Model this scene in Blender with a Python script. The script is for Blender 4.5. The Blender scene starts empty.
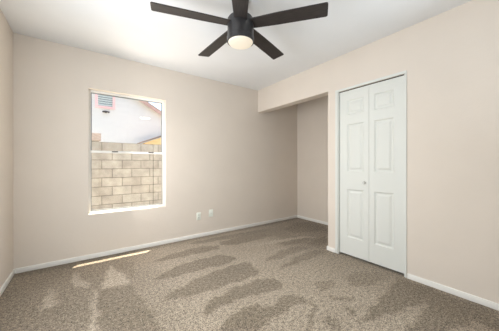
import bpy, bmesh, math, random
from mathutils import Vector, Matrix
import numpy as np
random.seed(7)
C = bpy.context.scene.collection
SC = bpy.context.scene

# ------------------------------------------------------------------ camera
cam_d = bpy.data.cameras.new('camera')
cam = bpy.data.objects.new('camera', cam_d); C.objects.link(cam)
cam_d.sensor_width = 36.0
cam_d.lens = 229.04 / 499.0 * 36.0
cam_d.shift_y = -1.6 / 499.0
cam_d.clip_start = 0.02
cam.location = (0, 0, 1.112)
cam.rotation_euler = (math.pi / 2, 0, -math.radians(35.85))
SC.camera = cam

# ------------------------------------------------------------------ view, world, sun, large lights
SC.view_settings.view_transform = 'Standard'
SC.view_settings.look = 'None'
SC.view_settings.gamma = 1.0
SC.view_settings.exposure = 0.0
SC.view_settings.use_curve_mapping = False

world = bpy.data.worlds.new('sky'); SC.world = world
world.use_nodes = True
wn = world.node_tree; wn.nodes.clear()
sky = wn.nodes.new('ShaderNodeTexSky'); sky.sky_type = 'NISHITA'
sky.sun_disc = False
sky.sun_elevation = math.radians(73.8)
sky.sun_rotation = math.radians(35)
sky.air_density = 1.0; sky.dust_density = 3.5; sky.ozone_density = 1.0
bg = wn.nodes.new('ShaderNodeBackground'); bg.inputs['Strength'].default_value = 0.47
wo = wn.nodes.new('ShaderNodeOutputWorld')
wn.links.new(sky.outputs[0], bg.inputs[0]); wn.links.new(bg.outputs[0], wo.inputs[0])

def light(name, kind, energy, color, loc, direction, **kw):
    d = bpy.data.lights.new(name, kind); d.energy = energy; d.color = color
    for k, v in kw.items(): setattr(d, k, v)
    o = bpy.data.objects.new(name, d); C.objects.link(o); o.location = loc
    o.rotation_euler = Vector(direction).to_track_quat('-Z', 'Y').to_euler()
    return o

light('sun', 'SUN', 22.0, (1.0, 0.93, 0.82), (2, 6, 8), (-0.19, -0.232, -1.0), angle=math.radians(0.53))
# added soft fill lamps, unseen and not fixtures of the room: one up at the white ceiling from the rear doorway, one at the left side, one at the right, one by the window
light('hall_fill', 'AREA', 8.0, (0.80, 0.90, 1.0), (1.5, -0.45, 1.25), (0.0, 0.0, 1.0),
      shape='RECTANGLE', size=0.8, size_y=0.5)
light('side_fill', 'AREA', 72.0, (0.84, 0.92, 1.0), (-0.54, 1.60, 1.30), (1.0, 0.15, 0.0),  # added fill in front of the solid left wall, no window here
      shape='RECTANGLE', size=1.5, size_y=1.3)
light('right_fill', 'AREA', 16.0, (0.74, 0.88, 1.0), (2.05, -0.02, 1.35), (-1.0, 0.5, 0.05),
      shape='RECTANGLE', size=0.5, size_y=1.3)
light('window_fill', 'AREA', 12.0, (1.0, 0.96, 0.93), (0.30, 3.05, 1.20), (1.0, -0.60, 0.05),  # added fill inside the room, boosts the light from the window side
      shape='RECTANGLE', size=0.5, size_y=1.2)

# ------------------------------------------------------------------ materials
def mat(name, col, rough=0.6, spec=0.3, metal=0.0):
    m = bpy.data.materials.new(name); m.use_nodes = True
    b = m.node_tree.nodes['Principled BSDF']
    b.inputs['Base Color'].default_value = (*col, 1)
    b.inputs['Roughness'].default_value = rough
    b.inputs['Specular IOR Level'].default_value = spec
    b.inputs['Metallic'].default_value = metal
    return m
def noise_mat(name, c1, c2, scale, rough=0.7, spec=0.2, bump=0.0, bscale=None, dist=0.002, coord='Object', stretch=(1,1,1), metal=0.0):
    m = mat(name, c1, rough, spec, metal); nt = m.node_tree; b = nt.nodes['Principled BSDF']
    tc = nt.nodes.new('ShaderNodeTexCoord'); mp = nt.nodes.new('ShaderNodeMapping')
    mp.inputs['Scale'].default_value = stretch
    nt.links.new(tc.outputs[coord], mp.inputs[0])
    n = nt.nodes.new('ShaderNodeTexNoise'); n.inputs['Scale'].default_value = scale; n.inputs['Detail'].default_value = 4
    nt.links.new(mp.outputs[0], n.inputs['Vector'])
    r = nt.nodes.new('ShaderNodeValToRGB')
    r.color_ramp.elements[0].position = 0.35; r.color_ramp.elements[1].position = 0.65
    r.color_ramp.elements[0].color = (*c1, 1); r.color_ramp.elements[1].color = (*c2, 1)
    nt.links.new(n.outputs[0], r.inputs[0]); nt.links.new(r.outputs[0], b.inputs['Base Color'])
    if bump:
        n2 = nt.nodes.new('ShaderNodeTexNoise'); n2.inputs['Scale'].default_value = bscale or scale
        n2.inputs['Detail'].default_value = 3
        nt.links.new(mp.outputs[0], n2.inputs['Vector'])
        bp = nt.nodes.new('ShaderNodeBump'); bp.inputs['Strength'].default_value = bump
        bp.inputs['Distance'].default_value = dist
        nt.links.new(n2.outputs[0], bp.inputs['Height']); nt.links.new(bp.outputs[0], b.inputs['Normal'])
    return m

M_WALL = noise_mat('beige_wall_paint', (0.708, 0.632, 0.550), (0.723, 0.646, 0.563), 3.0, 0.85, 0.15, 0.25, 45, 0.003)
M_CEIL = noise_mat('white_ceiling_paint', (0.79, 0.79, 0.785), (0.81, 0.81, 0.805), 2.5, 0.9, 0.1, 0.3, 60, 0.003)
M_TRIM = noise_mat('white_trim_paint', (0.83, 0.81, 0.76), (0.85, 0.83, 0.78), 6, 0.45, 0.4)
M_DOOR = noise_mat('white_door_paint', (0.685, 0.690, 0.645), (0.70, 0.705, 0.66), 4, 0.5, 0.35, 0.1, 120, 0.0006, stretch=(1, 1, 0.1))
M_VINYL = mat('white_window_vinyl', (0.84, 0.82, 0.78), 0.4, 0.4)
M_GASKET = mat('grey_window_gasket', (0.26, 0.27, 0.26), 0.6, 0.3)
M_LATCH = mat('dark_bronze_latch', (0.05, 0.045, 0.04), 0.4, 0.5)
M_FAN = noise_mat('matte_black_fan_metal', (0.028, 0.026, 0.026), (0.034, 0.031, 0.031), 20, 0.38, 0.5)
M_BLADE = noise_mat('dark_walnut_fan_blade', (0.020, 0.016, 0.014), (0.038, 0.030, 0.027), 14, 0.45, 0.45, stretch=(1, 12, 1))
M_KNOB = noise_mat('white_knob_enamel', (0.60, 0.59, 0.56), (0.62, 0.61, 0.58), 20, 0.25, 0.5)
M_TRACK = mat('dark_door_track', (0.02, 0.02, 0.018), 0.6, 0.2)
M_PLATE = noise_mat('almond_outlet_plastic', (0.78, 0.80, 0.72), (0.80, 0.82, 0.74), 30, 0.35, 0.4)
M_SLOT = mat('outlet_slot_black', (0.03, 0.03, 0.03), 0.6, 0.2)
M_CLOSET = mat('closet_paint', (0.45, 0.40, 0.34), 0.9, 0.1)
M_STUCCO = noise_mat('white_stucco', (0.72, 0.72, 0.69), (0.75, 0.75, 0.72), 8, 0.9, 0.1, 0.3, 60, 0.01)
M_VENTFRAME = mat('pink_white_vent_frame', (0.90, 0.60, 0.58), 0.6, 0.2)
M_LOUVER = mat('pale_grey_louver', (0.70, 0.74, 0.68), 0.5, 0.3)
M_VENTDARK = mat('vent_shadow_screen', (0.10, 0.11, 0.10), 0.9, 0.1)
M_FASCIA = noise_mat('rose_brown_fascia', (0.52, 0.36, 0.31), (0.58, 0.41, 0.35), 6, 0.7, 0.2)
M_SHINGLE = noise_mat('brown_shingles', (0.30, 0.22, 0.17), (0.42, 0.32, 0.25), 25, 0.9, 0.1)
M_GOLD = noise_mat('golden_pine_boards', (0.72, 0.50, 0.24), (0.86, 0.66, 0.36), 5, 0.7, 0.2, stretch=(1, 1, 14))
M_GRAVEL = noise_mat('tan_gravel', (0.42, 0.38, 0.33), (0.56, 0.52, 0.46), 30, 0.95, 0.1, 0.6, 40, 0.02)
M_CAP = noise_mat('brown_cap_block', (0.42, 0.34, 0.29), (0.55, 0.46, 0.40), 12, 0.9, 0.1, stretch=(1, 1, 4))

def glass_mat():
    m = bpy.data.materials.new('clear_window_glass'); m.use_nodes = True; nt = m.node_tree; nt.nodes.clear()
    o = nt.nodes.new('ShaderNodeOutputMaterial'); t = nt.nodes.new('ShaderNodeBsdfTransparent')
    t.inputs[0].default_value = (0.97, 0.98, 0.97, 1)
    g = nt.nodes.new('ShaderNodeBsdfGlossy'); g.inputs['Roughness'].default_value = 0.02
    f = nt.nodes.new('ShaderNodeFresnel'); f.inputs[0].default_value = 1.45
    mx = nt.nodes.new('ShaderNodeMixShader')
    ge = nt.nodes.new('ShaderNodeNewGeometry'); fr = nt.nodes.new('ShaderNodeMath'); fr.operation = 'SUBTRACT'; fr.inputs[0].default_value = 1.0
    nt.links.new(ge.outputs['Backfacing'], fr.inputs[1])     # one reflection per pane
    fm = nt.nodes.new('ShaderNodeMath'); fm.operation = 'MULTIPLY'; nt.links.new(f.outputs[0], fm.inputs[0]); nt.links.new(fr.outputs[0], fm.inputs[1])
    nt.links.new(fm.outputs[0], mx.inputs[0]); nt.links.new(t.outputs[0], mx.inputs[1]); nt.links.new(g.outputs[0], mx.inputs[2])
    nt.links.new(mx.outputs[0], o.inputs[0]); return m
M_GLASS = glass_mat()

def lens_mat():
    m = mat('frosted_lamp_lens', (0.45, 0.42, 0.37), 0.4, 0.3); b = m.node_tree.nodes['Principled BSDF']
    b.inputs['Emission Color'].default_value = (1.0, 0.83, 0.60, 1); b.inputs['Emission Strength'].default_value = 0.52
    return m
M_LENS = lens_mat()

def block_mat():
    m = mat('tan_concrete_block', (0.5, 0.42, 0.34), 0.92, 0.1); nt = m.node_tree; b = nt.nodes['Principled BSDF']
    tc = nt.nodes.new('ShaderNodeTexCoord'); sp = nt.nodes.new('ShaderNodeSeparateXYZ'); cb = nt.nodes.new('ShaderNodeCombineXYZ')
    nt.links.new(tc.outputs['Object'], sp.inputs[0])
    ad = nt.nodes.new('ShaderNodeMath'); ad.operation = 'ADD'; ad.inputs[1].default_value = 20.08
    az = nt.nodes.new('ShaderNodeMath'); az.operation = 'ADD'; az.inputs[1].default_value = 2.0
    nt.links.new(sp.outputs[0], ad.inputs[0]); nt.links.new(sp.outputs[2], az.inputs[0])
    nt.links.new(ad.outputs[0], cb.inputs[0]); nt.links.new(az.outputs[0], cb.inputs[1])
    br = nt.nodes.new('ShaderNodeTexBrick')
    br.inputs['Scale'].default_value = 1.0; br.inputs['Brick Width'].default_value = 0.4; br.inputs['Row Height'].default_value = 0.2
    br.inputs['Mortar Size'].default_value = 0.008; br.inputs['Mortar Smooth'].default_value = 0.3
    br.inputs['Color1'].default_value = (0.44, 0.415, 0.36, 1); br.inputs['Color2'].default_value = (0.375, 0.345, 0.295, 1)
    br.inputs['Mortar'].default_value = (0.22, 0.20, 0.17, 1); br.inputs['Bias'].default_value = 0.0
    nt.links.new(cb.outputs[0], br.inputs['Vector'])
    n = nt.nodes.new('ShaderNodeTexNoise'); n.inputs['Scale'].default_value = 6; n.inputs['Detail'].default_value = 6
    nt.links.new(tc.outputs['Object'], n.inputs['Vector'])
    r = nt.nodes.new('ShaderNodeValToRGB'); r.color_ramp.elements[0].color = (0.80, 0.80, 0.80, 1); r.color_ramp.elements[1].color = (1.12, 1.12, 1.12, 1)
    r.color_ramp.elements[0].position = 0.3; r.color_ramp.elements[1].position = 0.7
    nt.links.new(n.outputs[0], r.inputs[0])
    mx = nt.nodes.new('ShaderNodeMix'); mx.data_type = 'RGBA'; mx.blend_type = 'MULTIPLY'; mx.inputs[0].default_value = 1.0
    nt.links.new(br.outputs['Color'], mx.inputs[6]); nt.links.new(r.outputs[0], mx.inputs[7])
    nt.links.new(mx.outputs[2], b.inputs['Base Color'])
    bp = nt.nodes.new('ShaderNodeBump'); bp.inputs['Strength'].default_value = 0.6; bp.inputs['Distance'].default_value = 0.008; bp.invert = True
    nt.links.new(br.outputs['Fac'], bp.inputs['Height']); nt.links.new(bp.outputs[0], b.inputs['Normal'])
    return m
M_BLOCK = block_mat()

def carpet_mat():
    # cut-pile carpet: speckled tufts; the brushed nap direction (vertex attribute "nap") sets the mix of dark and light yarn
    m = mat('cut_pile_carpet', (0.3, 0.24, 0.18), 0.95, 0.05); nt = m.node_tree; b = nt.nodes['Principled BSDF']
    L = nt.links.new
    tc = nt.nodes.new('ShaderNodeTexCoord')
    at = nt.nodes.new('ShaderNodeAttribute'); at.attribute_name = 'nap'
    n1 = nt.nodes.new('ShaderNodeTexNoise'); n1.inputs['Scale'].default_value = 120; n1.inputs['Detail'].default_value = 2.5; n1.inputs['Roughness'].default_value = 0.7
    n2 = nt.nodes.new('ShaderNodeTexNoise'); n2.inputs['Scale'].default_value = 2.6; n2.inputs['Detail'].default_value = 3
    n3 = nt.nodes.new('ShaderNodeTexNoise'); n3.inputs['Scale'].default_value = 40; n3.inputs['Detail'].default_value = 3
    for n in (n1, n2, n3): L(tc.outputs['Object'], n.inputs['Vector'])
    g1 = nt.nodes.new('ShaderNodeMath'); g1.operation = 'MULTIPLY'; g1.inputs[1].default_value = 0.76; L(n1.outputs[0], g1.inputs[0])
    grain = nt.nodes.new('ShaderNodeMath'); grain.operation = 'MULTIPLY_ADD'; grain.inputs[1].default_value = 0.24; L(n3.outputs[0], grain.inputs[0]); L(g1.outputs[0], grain.inputs[2])
    dark = nt.nodes.new('ShaderNodeValToRGB'); lite = nt.nodes.new('ShaderNodeValToRGB')
    for r, c0, c1 in ((dark, (0.040, 0.030, 0.020), (0.33, 0.262, 0.184)), (lite, (0.10, 0.079, 0.056), (0.71, 0.59, 0.450))):
        r.color_ramp.elements[0].position = 0.38; r.color_ramp.elements[1].position = 0.63
        r.color_ramp.elements[0].color = (*c0, 1); r.color_ramp.elements[1].color = (*c1, 1)
        L(grain.outputs[0], r.inputs[0])
    # nap edges broken up by tufts
    s = nt.nodes.new('ShaderNodeMath'); s.operation = 'SUBTRACT'; s.inputs[1].default_value = 0.5; L(n3.outputs[0], s.inputs[0])
    s2 = nt.nodes.new('ShaderNodeMath'); s2.operation = 'MULTIPLY_ADD'; s2.inputs[1].default_value = 0.35; L(s.outputs[0], s2.inputs[0]); L(at.outputs['Fac'], s2.inputs[2])
    t = nt.nodes.new('ShaderNodeMath'); t.operation = 'SUBTRACT'; t.inputs[1].default_value = 0.5; L(n2.outputs[0], t.inputs[0])
    t2 = nt.nodes.new('ShaderNodeMath'); t2.operation = 'MULTIPLY_ADD'; t2.inputs[1].default_value = 0.38; t2.use_clamp = True; L(t.outputs[0], t2.inputs[0]); L(s2.outputs[0], t2.inputs[2])
    mx = nt.nodes.new('ShaderNodeMix'); mx.data_type = 'RGBA'
    L(t2.outputs[0], mx.inputs[0]); L(dark.outputs[0], mx.inputs[6]); L(lite.outputs[0], mx.inputs[7])
    L(mx.outputs[2], b.inputs['Base Color'])
    bp = nt.nodes.new('ShaderNodeBump'); bp.inputs['Strength'].default_value = 0.7; bp.inputs['Distance'].default_value = 0.006
    L(n1.outputs[0], bp.inputs['Height']); L(bp.outputs[0], b.inputs['Normal'])
    b.inputs['Sheen Weight'].default_value = 0.15; b.inputs['Sheen Roughness'].default_value = 0.5
    return m
M_CARPET = carpet_mat()

# ------------------------------------------------------------------ helpers
def add_box(bm, lo, hi, bevel=0.0, seg=2):
    x0, y0, z0 = lo; x1, y1, z1 = hi
    v = [bm.verts.new(p) for p in ((x0,y0,z0),(x1,y0,z0),(x1,y1,z0),(x0,y1,z0),(x0,y0,z1),(x1,y0,z1),(x1,y1,z1),(x0,y1,z1))]
    f = [bm.faces.new([v[i] for i in q]) for q in ((3,2,1,0),(4,5,6,7),(0,1,5,4),(1,2,6,5),(2,3,7,6),(3,0,4,7))]
    if bevel:
        es = list({e for q in f for e in q.edges})
        bmesh.ops.bevel(bm, geom=es, offset=bevel, segments=seg, profile=0.5, affect='EDGES')
def add_lathe(bm, prof, n=40, center=(0,0,0), axis='z'):
    """prof: list of (radius, height); closed at ends where radius is 0"""
    rings = []
    for r, z in prof:
        ring = []
        for i in range(n if r > 1e-6 else 1):
            a = 2*math.pi*i/n
            p = (r*math.cos(a), r*math.sin(a), z)
            if axis == 'x': p = (z, r*math.cos(a), r*math.sin(a))
            if axis == 'y': p = (r*math.sin(a), z, r*math.cos(a))
            ring.append(bm.verts.new((center[0]+p[0], center[1]+p[1], center[2]+p[2])))
        rings.append(ring)
    for a, b in zip(rings, rings[1:]):
        for i in range(n):
            j = (i+1) % n
            if len(a) == 1 and len(b) == 1: continue
            if len(a) == 1: bm.faces.new((a[0], b[j], b[i]))
            elif len(b) == 1: bm.faces.new((a[i], a[j], b[0]))
            else: bm.faces.new((a[i], a[j], b[j], b[i]))
    bmesh.ops.recalc_face_normals(bm, faces=bm.faces[:])
def add_prism(bm, pts, axis, a, b):
    """extrude a 2-D polygon between a and b along axis ('x','y','z')"""
    def P(p, t):
        return {'x': (t, p[0], p[1]), 'y': (p[0], t, p[1]), 'z': (p[0], p[1], t)}[axis]
    A = [bm.verts.new(P(p, a)) for p in pts]; B = [bm.verts.new(P(p, b)) for p in pts]
    bm.faces.new(A); bm.faces.new(B[::-1])
    n = len(pts)
    for i in range(n): bm.faces.new((A[i], B[i], B[(i+1) % n], A[(i+1) % n]))
    bmesh.ops.recalc_face_normals(bm, faces=bm.faces[:])
def obj(name, bm, m, parent=None, smooth=False):
    me = bpy.data.meshes.new(name); bm.to_mesh(me); bm.free(); me.materials.append(m)
    if smooth:
        for p in me.polygons: p.use_smooth = True
        me.set_sharp_from_angle(angle=math.radians(35))
    o = bpy.data.objects.new(name, me); C.objects.link(o)
    if parent: o.parent = parent
    return o
def struct(name, bm, m, parent=None, smooth=False):
    o = obj(name, bm, m, parent, smooth)
    if parent is None: o['kind'] = 'structure'
    return o
def thing(name, label, cat, loc=(0,0,0), group=None):
    o = bpy.data.objects.new(name, None); C.objects.link(o); o.location = loc
    o['label'] = label; o['category'] = cat
    if group: o['group'] = group
    return o
def boxes(*bs):
    bm = bmesh.new()
    for b in bs: add_box(bm, b[0], b[1], *(b[2:]))
    return bm

# ------------------------------------------------------------------ dimensions (metres)
XL, XR, XQ = -0.579, 2.553, 3.593      # left wall, door wall, alcove side wall
YB, YR, YA = 3.275, -0.18, 1.803       # window wall, rear wall, alcove near side
H = 2.44
WX0, WX1, WZ0, WZ1 = 0.0435, 0.9226, 0.519, 2.0   # window opening
T = 0.138                               # door wall thickness
HZ = 2.045                              # header underside
DY0, DY1, DZ = 0.925, 1.662, 2.0        # closet opening

# ------------------------------------------------------------------ room shell
def carpet():
    step = 0.0155
    x0, x1, y0, y1 = XL-0.12, XQ+0.08, -1.7, YB+0.08
    nx = int((x1-x0)/step)+1; ny = int((y1-y0)/step)+1
    xs = np.linspace(x0, x1, nx); ys = np.linspace(y0, y1, ny)
    GX, GY = np.meshgrid(xs, ys)
    # slightly wavering coordinates so the brush marks do not have ruled edges
    WXc = GX + 0.012*np.sin(GY*23+1.3) + 0.006*np.sin(GX*61+GY*37)
    WYc = GY + 0.010*np.sin(GX*27+0.4) + 0.006*np.sin(GY*53-GX*41)
    nap = np.full(GX.shape, 0.66)
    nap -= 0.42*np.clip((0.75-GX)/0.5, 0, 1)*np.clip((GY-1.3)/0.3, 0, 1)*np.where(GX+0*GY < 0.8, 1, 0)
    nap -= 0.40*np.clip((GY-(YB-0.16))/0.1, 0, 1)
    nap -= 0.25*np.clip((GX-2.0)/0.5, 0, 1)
    for val, poly in NAP:
        ins = np.zeros(GX.shape, bool); n = len(poly)
        for i in range(n):
            ax, ay = poly[i]; bx, by = poly[(i+1) % n]
            if ay == by: continue
            c = ((ay > WYc) != (by > WYc)) & (WXc < (bx-ax)*(WYc-ay)/(by-ay)+ax)
            ins ^= c
        nap[ins] = val
    for _ in range(1):
        q = nap.copy(); q[1:-1,1:-1] = (nap[1:-1,1:-1]*2+nap[:-2,1:-1]+nap[2:,1:-1]+nap[1:-1,:-2]+nap[1:-1,2:])/6; nap = q
    co = np.stack([GX.ravel(), GY.ravel(), np.zeros(GX.size)], 1)
    idx = np.arange(nx*ny).reshape(ny, nx)
    fa = np.stack([idx[:-1,:-1].ravel(), idx[:-1,1:].ravel(), idx[1:,1:].ravel(), idx[1:,:-1].ravel()], 1)
    me = bpy.data.meshes.new('floor'); me.from_pydata(co.tolist(), [], fa.tolist())
    a = me.attributes.new('nap', 'FLOAT', 'POINT'); a.data.foreach_set('value', nap.ravel().astype(np.float32))
    me.materials.append(M_CARPET); me.update()
    o = bpy.data.objects.new('floor', me); C.objects.link(o); o['kind'] = 'structure'
# brushed areas of the nap in floor metres: (0 = dark lay, 1 = light lay, outline)
NAP = [
(0.12,[(0.53,1.93),(0.58,1.98),(0.85,2.1),(1.19,2.14),(1.49,2.14),(1.49,1.87),(1.37,1.81),(1.01,1.82),(0.72,1.85),(0.56,1.91)]),
(0.12,[(0.53,2.33),(0.8,2.47),(1.06,2.51),(1.38,2.48),(1.46,2.28),(1.34,2.21),(1.03,2.25),(0.69,2.26),(0.54,2.3)]),
(0.08,[(0.71,1.57),(0.78,1.66),(0.89,1.71),(1.11,1.75),(1.34,1.74),(1.51,1.67),(1.48,1.55),(1.38,1.49),(1.2,1.54),(1.01,1.58),(0.88,1.58),(0.76,1.55)]),
(0.15,[(0.6,2.74),(0.88,2.85),(1.23,2.89),(1.51,2.78),(1.42,2.66),(1.04,2.68),(0.75,2.71)]),
(0.2,[(1.15,3.11),(1.72,3.11),(2.37,3.04),(2.7,2.95),(2.53,2.85),(1.92,2.91),(1.32,2.99)]),
(0.15,[(1.54,2.89),(2.0,2.91),(2.43,2.82),(2.45,2.68),(2.06,2.64),(1.71,2.66),(1.53,2.77)]),
(0.12,[(0.74,1.37),(0.88,1.43),(1.0,1.46),(1.12,1.43),(1.15,1.37),(1.21,1.35),(1.35,1.39),(1.45,1.37),(1.47,1.28),(1.46,1.23),(1.32,1.25),(1.18,1.24),(1.06,1.23),(0.91,1.2),(0.7,1.35)]),
(0.15,[(1.46,1.25),(1.44,1.15),(1.28,1.05),(1.16,1.02),(1.19,1.0),(1.32,1.05),(1.49,1.15)]),
(0.1,[(2.48,0.96),(2.52,0.68),(2.3,0.65),(2.16,0.68),(1.85,0.76),(1.57,0.85)]),
(0.12,[(2.48,0.67),(2.53,0.3),(2.24,0.24),(2.23,0.38),(1.97,0.45),(1.73,0.61)]),
(0.3,[(2.07,1.28),(2.27,1.27),(2.49,1.11),(2.35,1.02),(2.17,1.04),(1.98,1.13)]),
(0.3,[(1.76,1.39),(1.93,1.32),(1.8,1.21),(1.66,1.26)]),
(0.15,[(1.67,1.19),(1.83,1.02),(1.77,1.01),(1.64,1.16)]),
(0.15,[(1.64,1.08),(1.65,0.94),(1.58,0.89),(1.61,0.97)]),
(0.25,[(1.45,1.05),(1.44,0.93),(1.39,0.88),(1.32,0.92),(1.36,1.01)]),
(0.08,[(0.09,2.39),(0.36,2.33),(0.43,1.55),(0.06,1.82)]),
(0.2,[(0.28,2.91),(0.46,2.87),(0.39,2.4)]),
(0.9,[(0.23,2.95),(0.13,2.46),(0.14,2.41),(0.37,2.39)]),
(0.8,[(-0.25,2.74),(-0.28,2.33),(-0.16,2.38)]),
(0.8,[(-0.09,2.97),(-0.09,2.59),(0.06,2.51)]),
(0.75,[(0.06,2.45),(0.09,2.43),(0.08,1.83),(0.03,1.86)]),
(0.3,[(2.32,2.87),(3.48,3.19),(3.58,2.55),(2.54,1.81),(2.47,1.99),(2.44,2.37)]),
(0.1,[(2.76,2.83),(3.3,3.02),(3.54,2.85),(3.44,2.45),(3.26,2.32),(3.01,2.47),(2.74,2.57)]),
(0.15,[(2.2,2.49),(2.65,2.44),(2.77,2.24),(2.46,2.19),(2.19,2.24)]),
(0.12,[(2.53,2.14),(3.06,2.18),(2.73,1.95),(2.52,2.0)]),
(0.85,[(1.82,2.51),(2.26,2.49),(2.68,2.39),(2.91,2.2),(2.61,2.33),(2.11,2.39)]),
(0.2,[(1.65,2.04),(2.03,2.14),(2.33,2.14),(2.46,2.0),(2.23,1.99),(1.84,1.97)]),
(0.2,[(1.64,1.78),(2.05,1.89),(2.41,1.91),(2.52,1.78),(2.18,1.76),(1.82,1.76)]),
]
carpet()
struct('ceiling', boxes(((XL-0.15, -1.7, H), (XQ+0.15, YB+0.15, H+0.12))), M_CEIL)
struct('wall_back', boxes(
    ((XL-0.12, YB, -0.02), (WX0, YB+0.15, H)), ((WX1, YB, -0.02), (XQ+0.12, YB+0.15, H)),
    ((WX0, YB, -0.02), (WX1, YB+0.15, WZ0)), ((WX0, YB, WZ1), (WX1, YB+0.15, H))), M_WALL)
struct('wall_left', boxes(((XL-0.12, YR, -0.02), (XL, YB, H))), M_WALL)
struct('wall_right', boxes(
    ((XR, YR, -0.02), (XR+T, DY0, H)), ((XR, DY1, -0.02), (XR+T, YA, H)),
    ((XR, DY0, DZ), (XR+T, DY1, H)), ((XR, YA, HZ), (XR+T, YB, H))), M_WALL)
struct('wall_alcove_side', boxes(((XQ, YA-0.12, -0.02), (XQ+0.12, YB, H))), M_WALL)
struct('wall_alcove_near', boxes(((XR+T, YA-0.10, -0.02), (XQ, YA, H))), M_WALL)
# closet box behind the folding doors
struct('wall_closet', boxes(((XR+0.68, DY0-0.25, -0.02), (XR+0.72, YA-0.10, H)), ((XR+T, DY0-0.29, -0.02), (XR+0.72, DY0-0.25, H))), M_CLOSET)
# rear wall with its open doorway, where the photographer stands, and the hall beyond
RX0, RX1 = -0.45, 2.50
struct('wall_rear', boxes(((XL-0.12, YR-0.12, -0.02), (RX0, YR, H)), ((RX1, YR-0.12, -0.02), (XR+T, YR, H)),
    ((RX0, YR-0.12, 2.3), (RX1, YR, H))), M_WALL)
struct('wall_hall', boxes(((XL-0.12, -1.7, -0.02), (XQ, -1.6, H)), ((XL-0.12, -1.6, -0.02), (XL, YR-0.12, H)),
    ((XR, -1.6, -0.02), (XR+T, YR-0.12, H))), M_WALL)

# baseboards
BH, BT = 0.052, 0.013
def baseboard(name, *bs):
    bm = bmesh.new()
    for lo, hi in bs:
        x0, y0 = min(lo[0], hi[0]), min(lo[1], hi[1]); x1, y1 = max(lo[0], hi[0]), max(lo[1], hi[1])
        add_box(bm, (x0, y0, 0), (x1, y1, BH), 0.004, 2)
    return struct(name, bm, M_TRIM, smooth=True)
baseboard('baseboard_back', ((XL+BT, YB-BT), (XQ-BT, YB)))
baseboard('baseboard_left', ((XL, YR), (XL+BT, YB)))
baseboard('baseboard_right', ((XR-BT, YR), (XR, DY0-0.02)))
baseboard('baseboard_alcove_side', ((XQ-BT, YA), (XQ, YB)))
baseboard('baseboard_alcove_near', ((XR+0.0, YA), (XQ-BT, YA+BT)))
baseboard('baseboard_pier', ((XR-BT, DY1+0.032), (XR, YA+BT)))

# ------------------------------------------------------------------ window
FY0, FY1 = YB+0.068, YB+0.112
def ring(x0, x1, z0, z1, y0, y1, w, bev=0.0):
    return boxes(((x0, y0, z0), (x0+w, y1, z1), bev), ((x1-w, y0, z0), (x1, y1, z1), bev),
                 ((x0+w, y0, z0), (x1-w, y1, z0+w), bev), ((x0+w, y0, z1-w), (x1-w, y1, z1), bev))
win = struct('window_1', ring(WX0, WX1, WZ0, WZ1, FY0, FY1, 0.022), M_VINYL)
a0, a1, b0, b1 = WX0+0.022, WX1-0.022, WZ0+0.022, WZ1-0.022
RAIL = 1.262
up = obj('upper_sash', ring(a0, a1, RAIL-0.008, b1, FY0+0.022, FY1-0.006, 0.011), M_GASKET, win)
obj('glass_pane', boxes(((a0+0.009, FY0+0.027, RAIL), (a1-0.009, FY0+0.031, b1-0.009))), M_GLASS, up)
lo = obj('lower_sash', boxes(((a0, FY0+0.004, b0), (a0+0.008, FY0+0.020, RAIL)), ((a1-0.008, FY0+0.004, b0), (a1, FY0+0.020, RAIL)),
    ((a0, FY0+0.004, b0), (a1, FY0+0.020, b0+0.012))), M_GASKET, win)
obj('meeting_rail', boxes(((a0, FY0+0.000, RAIL-0.014), (a1, FY0+0.019, RAIL+0.012), 0.002)), M_VINYL, lo)
obj('glass_pane', boxes(((a0+0.007, FY0+0.010, b0+0.010), (a1-0.007, FY0+0.014, RAIL-0.013))), M_GLASS, lo)
for x in (0.318, 0.745):
    bm = boxes(((x-0.034, FY0-0.012, RAIL-0.003), (x+0.034, FY0+0.001, RAIL+0.010), 0.003),
               ((x-0.006, FY0-0.022, RAIL+0.000), (x+0.018, FY0-0.010, RAIL+0.008), 0.002))
    obj('latch', bm, M_LATCH, win, True)

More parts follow.
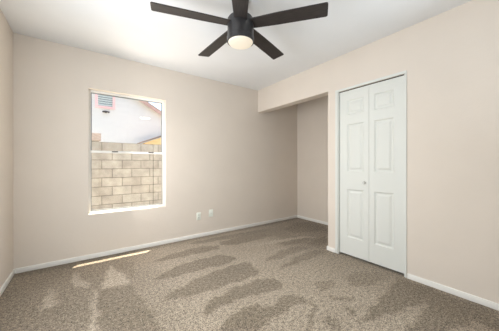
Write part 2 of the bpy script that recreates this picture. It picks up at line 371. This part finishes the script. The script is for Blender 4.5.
# ------------------------------------------------------------------ folding closet door
LX = XR+0.020
cas = boxes(((XR-0.008, DY1, 0), (XR+0.0, DY1+0.032, DZ+0.026), 0.002), ((XR-0.008, DY0-0.013, 0), (XR, DY0, DZ+0.026), 0.002),
            ((XR-0.008, DY0, DZ), (XR, DY1, DZ+0.026), 0.002),
            ((XR, DY1-0.010, 0), (XR+T, DY1, DZ)), ((XR, DY0, 0), (XR+T, DY0+0.010, DZ)))
door = struct('door_1', cas, M_DOOR)
obj('track', boxes(((LX+0.002, DY0+0.010, DZ-0.008), (LX+0.034, DY1-0.010, DZ))), M_TRACK, door)
ZP = [(0.232, 0.810), (1.022, 1.590), (1.700, 1.880)]
def leaf(y0, y1, p0, p1):
    """door leaf facing -X with three openings; raised panels fill them"""
    z0, z1 = 0.024, DZ-0.009
    bs = [((LX, y0, z0), (LX+0.03, p0, z1)), ((LX, p1, z0), (LX+0.03, y1, z1))]
    zz = [z0] + [z for p in ZP for z in p] + [z1]
    for i in range(0, len(zz), 2): bs.append(((LX, p0, zz[i]), (LX+0.03, p1, zz[i+1])))
    lf = obj('door_leaf', boxes(*bs), M_DOOR, door)
    for a, b in ZP:
        bm = bmesh.new()
        prof = [(0.0, 0.0), (0.005, 0.003), (0.011, 0.0105), (0.022, 0.0115), (0.030, 0.009), (0.042, 0.003), (0.046, 0.0025)]
        rings = [[bm.verts.new((LX+dp, p0+i, a+i)), bm.verts.new((LX+dp, p1-i, a+i)), bm.verts.new((LX+dp, p1-i, b-i)), bm.verts.new((LX+dp, p0+i, b-i))]
                 for i, dp in [(p[0], p[1]) for p in prof]]
        for r, s in zip(rings, rings[1:]):
            for k in range(4): bm.faces.new((r[k], r[(k+1) % 4], s[(k+1) % 4], s[k]))
        bm.faces.new(rings[-1])
        bk = [bm.verts.new((LX+0.028, y, z)) for y, z in ((p0, a), (p1, a), (p1, b), (p0, b))]
        for k in range(4): bm.faces.new((rings[0][k], bk[k], bk[(k+1) % 4], rings[0][(k+1) % 4]))
        bm.faces.new(bk[::-1])
        bmesh.ops.recalc_face_normals(bm, faces=bm.faces[:])
        obj('raised_panel', bm, M_DOOR, lf)
    return lf
l1 = leaf(1.2905, DY1-0.013, 1.346, 1.549)
l2 = leaf(DY0+0.013, 1.2875, 1.036, 1.233)
bm = bmesh.new()
add_lathe(bm, [(0, -0.034), (0.010, -0.034), (0.0155, -0.029), (0.017, -0.022), (0.014, -0.014), (0.008, -0.009), (0.007, -0.003), (0.012, 0.0), (0.012, 0.001), (0, 0.001)], 24, (LX, 1.334, 0.90), 'x')
kn = obj('knob', bm, M_KNOB, l1, True)

# ------------------------------------------------------------------ outlets on the window wall
def outlet(x, z, label, kind):
    t = thing('wall_outlet' if kind == 'duplex' else 'cable_jack', label, 'outlet' if kind == 'duplex' else 'wall plate', (x, YB, z))
    obj('cover_plate', boxes(((-0.035, -0.006, -0.057), (0.035, 0, 0.057), 0.0035, 3)), M_PLATE, t, True)
    if kind == 'duplex':
        for s in (-1, 1):
            bm = bmesh.new(); add_lathe(bm, [(0, -0.0085), (0.0155, -0.0085), (0.0165, -0.0075), (0.0165, -0.004)], 24, (0, 0, s*0.0195), 'y')
            r = obj('socket', bm, M_PLATE, t, True)
            obj('socket_slots', boxes(((-0.0075, -0.0092, s*0.0195-0.002), (-0.0055, -0.008, s*0.0195+0.007)),
                ((0.0055, -0.0092, s*0.0195-0.002), (0.0075, -0.008, s*0.0195+0.007)), ((-0.002, -0.0092, s*0.0195-0.010), (0.002, -0.008, s*0.0195-0.006))), M_SLOT, r)
    else:
        bm = bmesh.new(); add_lathe(bm, [(0, -0.016), (0.004, -0.016), (0.0048, -0.014), (0.0048, -0.009), (0.0075, -0.009), (0.0075, -0.004)], 16, (0, 0, 0), 'y')
        obj('connector', bm, M_KNOB, t, True)
outlet(1.412, 0.318, 'off-white outlet plate low on the beige window wall, the left and lower of two', 'duplex')
outlet(1.618, 0.340, 'off-white wall plate low on the beige window wall, the right one nearer the alcove', 'jack')

# ------------------------------------------------------------------ ceiling fan
FX, FY, FZ, FR = 1.030, 1.549, 2.238, 0.672
fan = thing('ceiling_fan', 'black five-blade ceiling fan with a round lit lamp below its hub', 'ceiling fan', (FX, FY, H))
z = lambda a: a - H
bm = bmesh.new(); add_lathe(bm, [(0, z(H)), (0.066, z(H)), (0.066, z(2.430)), (0.060, z(2.420)), (0.030, z(2.413)), (0, z(2.413))], 48)
obj('canopy', bm, M_FAN, fan, True)
bm = bmesh.new(); add_lathe(bm, [(0, z(2.42)), (0.020, z(2.42)), (0.020, z(2.29)), (0, z(2.29))], 24)
obj('downrod', bm, M_FAN, fan, True)
bm = bmesh.new(); add_lathe(bm, [(0, z(2.300)), (0.060, z(2.300)), (0.098, z(2.288)), (0.106, z(2.275)), (0.106, z(2.142)), (0.101, z(2.137)), (0, z(2.137))], 64)
obj('motor_housing', bm, M_FAN, fan, True)
bm = bmesh.new(); add_lathe(bm, [(0, z(2.138)), (0.108, z(2.138)), (0.1095, z(2.135)), (0.1095, z(2.100)), (0.106, z(2.097)), (0.100, z(2.097)), (0.100, z(2.11)), (0, z(2.11))], 64)
obj('light_ring', bm, M_FAN, fan, True)
bm = bmesh.new(); add_lathe(bm, [(0, z(2.109)), (0.0995, z(2.109)), (0.0995, z(2.096)), (0.093, z(2.087)), (0.075, z(2.081)), (0.045, z(2.0775)), (0, z(2.076))], 64)
obj('lamp_lens', bm, M_LENS, fan, True)
PITCH = math.radians(-10)
for k in range(5):
    a = 2.857 - k*2*math.pi/5
    bm = bmesh.new()
    # blade outline along +x, rounded outer corners
    n0, n1 = 0.052, 0.064; r0, r1 = 0.095, FR; rc = 0.014
    pts = [(r0, -n0), (0.30, -0.060)]
    for i in range(5): t = -math.pi/2 + i*math.pi/8; pts.append((r1-rc+rc*math.cos(t), -n1+rc+rc*math.sin(t)))
    for i in range(5): t = i*math.pi/8; pts.append((r1-rc+rc*math.cos(t), n1-rc+rc*math.sin(t)))
    pts += [(0.30, 0.060), (r0, n0)]
    add_prism(bm, pts, 'z', -0.004, 0.004)
    bmesh.ops.bevel(bm, geom=[e for e in bm.edges if abs(e.verts[0].co.z-e.verts[1].co.z) < 1e-6], offset=0.0015, segments=1, affect='EDGES')
    bl = obj('blade', bm, M_BLADE, fan)
    bl.matrix_local = Matrix.Translation((0, 0, FZ-H)) @ Matrix.Rotation(a, 4, 'Z') @ Matrix.Rotation(PITCH, 4, 'X')
    bm = boxes(((0.085, -0.030, 0.004), (0.175, 0.030, 0.010), 0.002))
    bi = obj('blade_iron', bm, M_FAN, bl, True)
# the lamp's own light, just under its lens
light('fan_lamp_light', 'AREA', 8.0, (1.0, 0.93, 0.78), (FX, FY, 2.072), (0, 0, -1), shape='DISK', size=0.18)

# ------------------------------------------------------------------ outdoors
struct('ground', boxes(((-14, YB+0.15, -0.30), (16, 30, -0.12))), M_GRAVEL)
struct('trim_eave', boxes(((-2.5, YB+0.15, 2.33), (5.5, 3.62, 2.47)), ((-2.5, -1.7, 2.57), (5.5, 3.62, 2.62))), M_STUCCO)
WY = 6.05
bw = thing('block_wall', 'tan concrete block garden wall seen through the window', 'wall', (0, WY, -0.12))
def rel(o, base):   # move mesh coordinates made in world metres under a placed empty
    o.location = (-base[0], -base[1], -base[2]); return o
B0 = (0, WY, -0.12)
rel(obj('wall_body', boxes(((-6, WY, -0.12), (1.395, WY+0.15, 1.60)), ((1.405, WY, -0.12), (9, WY+0.15, 1.60)), ((1.39, WY+0.03, -0.12), (1.41, WY+0.12, 1.60))), M_BLOCK, bw), B0)
pl = rel(obj('pilaster', boxes(((-0.14, WY-0.03, -0.12), (0.262, WY+0.18, 1.62))), M_BLOCK, bw), B0)
rel(obj('pilaster_cap', boxes(((-0.16, WY-0.05, 1.625), (0.305, WY+0.20, 1.785), 0.006)), M_CAP, bw), B0)

HY = 9.5
nb = thing('neighbour_house', 'white stucco gable house behind the block wall', 'house', (0.6, HY, -0.12)); N0 = (0.6, HY, -0.12)
AP, SL = 4.17, 0.563
hw = 3.3
rel(obj('gable_wall', (lambda bm: (add_prism(bm, [(0.604-hw, -0.12), (0.604+hw, -0.12), (0.604+hw, AP-SL*hw-0.02), (0.604, AP-0.02), (0.604-hw, AP-SL*hw-0.02)], 'y', HY, HY+7), bm)[1])(bmesh.new()), M_STUCCO, nb), N0)
ov = 3.8
rel(obj('roof', (lambda bm: (add_prism(bm, [(0.604-ov, AP-SL*ov), (0.604, AP), (0.604+ov, AP-SL*ov), (0.604+ov, AP-SL*ov+0.09), (0.604, AP+0.09), (0.604-ov, AP-SL*ov+0.09)], 'y', HY-0.12, HY+7.3), bm)[1])(bmesh.new()), M_SHINGLE, nb), N0)
rel(obj('rake_board', (lambda bm: (add_prism(bm, [(0.604-ov, AP-SL*ov-0.09), (0.604, AP-0.09), (0.604+ov, AP-SL*ov-0.09), (0.604+ov, AP-SL*ov+0.04), (0.604, AP+0.04), (0.604-ov, AP-SL*ov+0.04)], 'y', HY-0.16, HY-0.12), bm)[1])(bmesh.new()), M_FASCIA, nb), N0)
vx0, vx1, vz0, vz1 = 0.31, 0.90, 3.06, 3.76
vent = rel(obj('gable_vent', ring(vx0, vx1, vz0, vz1, HY-0.05, HY, 0.075), M_VENTFRAME, nb), N0)
obj('vent_screen', boxes(((vx0+0.07, HY-0.012, vz0+0.07), (vx1-0.07, HY-0.004, vz1-0.07))), M_VENTDARK, vent)
bm = bmesh.new(); nl = 7
for i in range(nl):
    zc = vz0+0.09+(vz1-vz0-0.18)*(i+0.5)/nl
    add_prism(bm, [(HY-0.048, zc-0.040), (HY-0.048, zc-0.022), (HY-0.014, zc+0.026), (HY-0.014, zc+0.008)], 'x', vx0+0.07, vx1-0.07)
obj('louver_slats', bm, M_LOUVER, vent)
fl = thing('flood_light', 'small dark twin-head flood light under the gable vent', 'outdoor light', (0.62, HY, 2.93))
obj('base', boxes(((-0.04, -0.03, -0.03), (0.04, -0.001, 0.05), 0.01), ((-0.015, -0.11, 0.0), (0.015, -0.02, 0.03), 0.005)), M_LATCH, fl, True)
for s in (-1, 1):
    bm = bmesh.new(); add_lathe(bm, [(0, 0), (0.012, 0.0), (0.02, 0.03), (0.030, 0.11), (0.026, 0.11), (0, 0.09)], 20)
    hd = obj('lamp_head', bm, M_LATCH, fl, True)
    hd.location = (0, -0.10, 0.02); hd.rotation_euler = (0.35, s*math.radians(112), 0)
sh = thing('garden_shed', 'golden board shed with sloping roof peeking above the block wall', 'shed', (2.5, 8.0, -0.12)); S0 = (2.5, 8.0, -0.12)
rel(obj('board_wall', (lambda bm: (add_prism(bm, [(1.60, -0.12), (3.6, -0.12), (3.6, 2.60), (1.60, 1.80)], 'y', 8.0, 9.1), bm)[1])(bmesh.new()), M_GOLD, sh), S0)
rel(obj('roof', (lambda bm: (add_prism(bm, [(1.46, 1.775), (3.7, 2.67), (3.7, 2.705), (1.46, 1.81)], 'y', 7.9, 9.2), bm)[1])(bmesh.new()), M_SHINGLE, sh), S0)
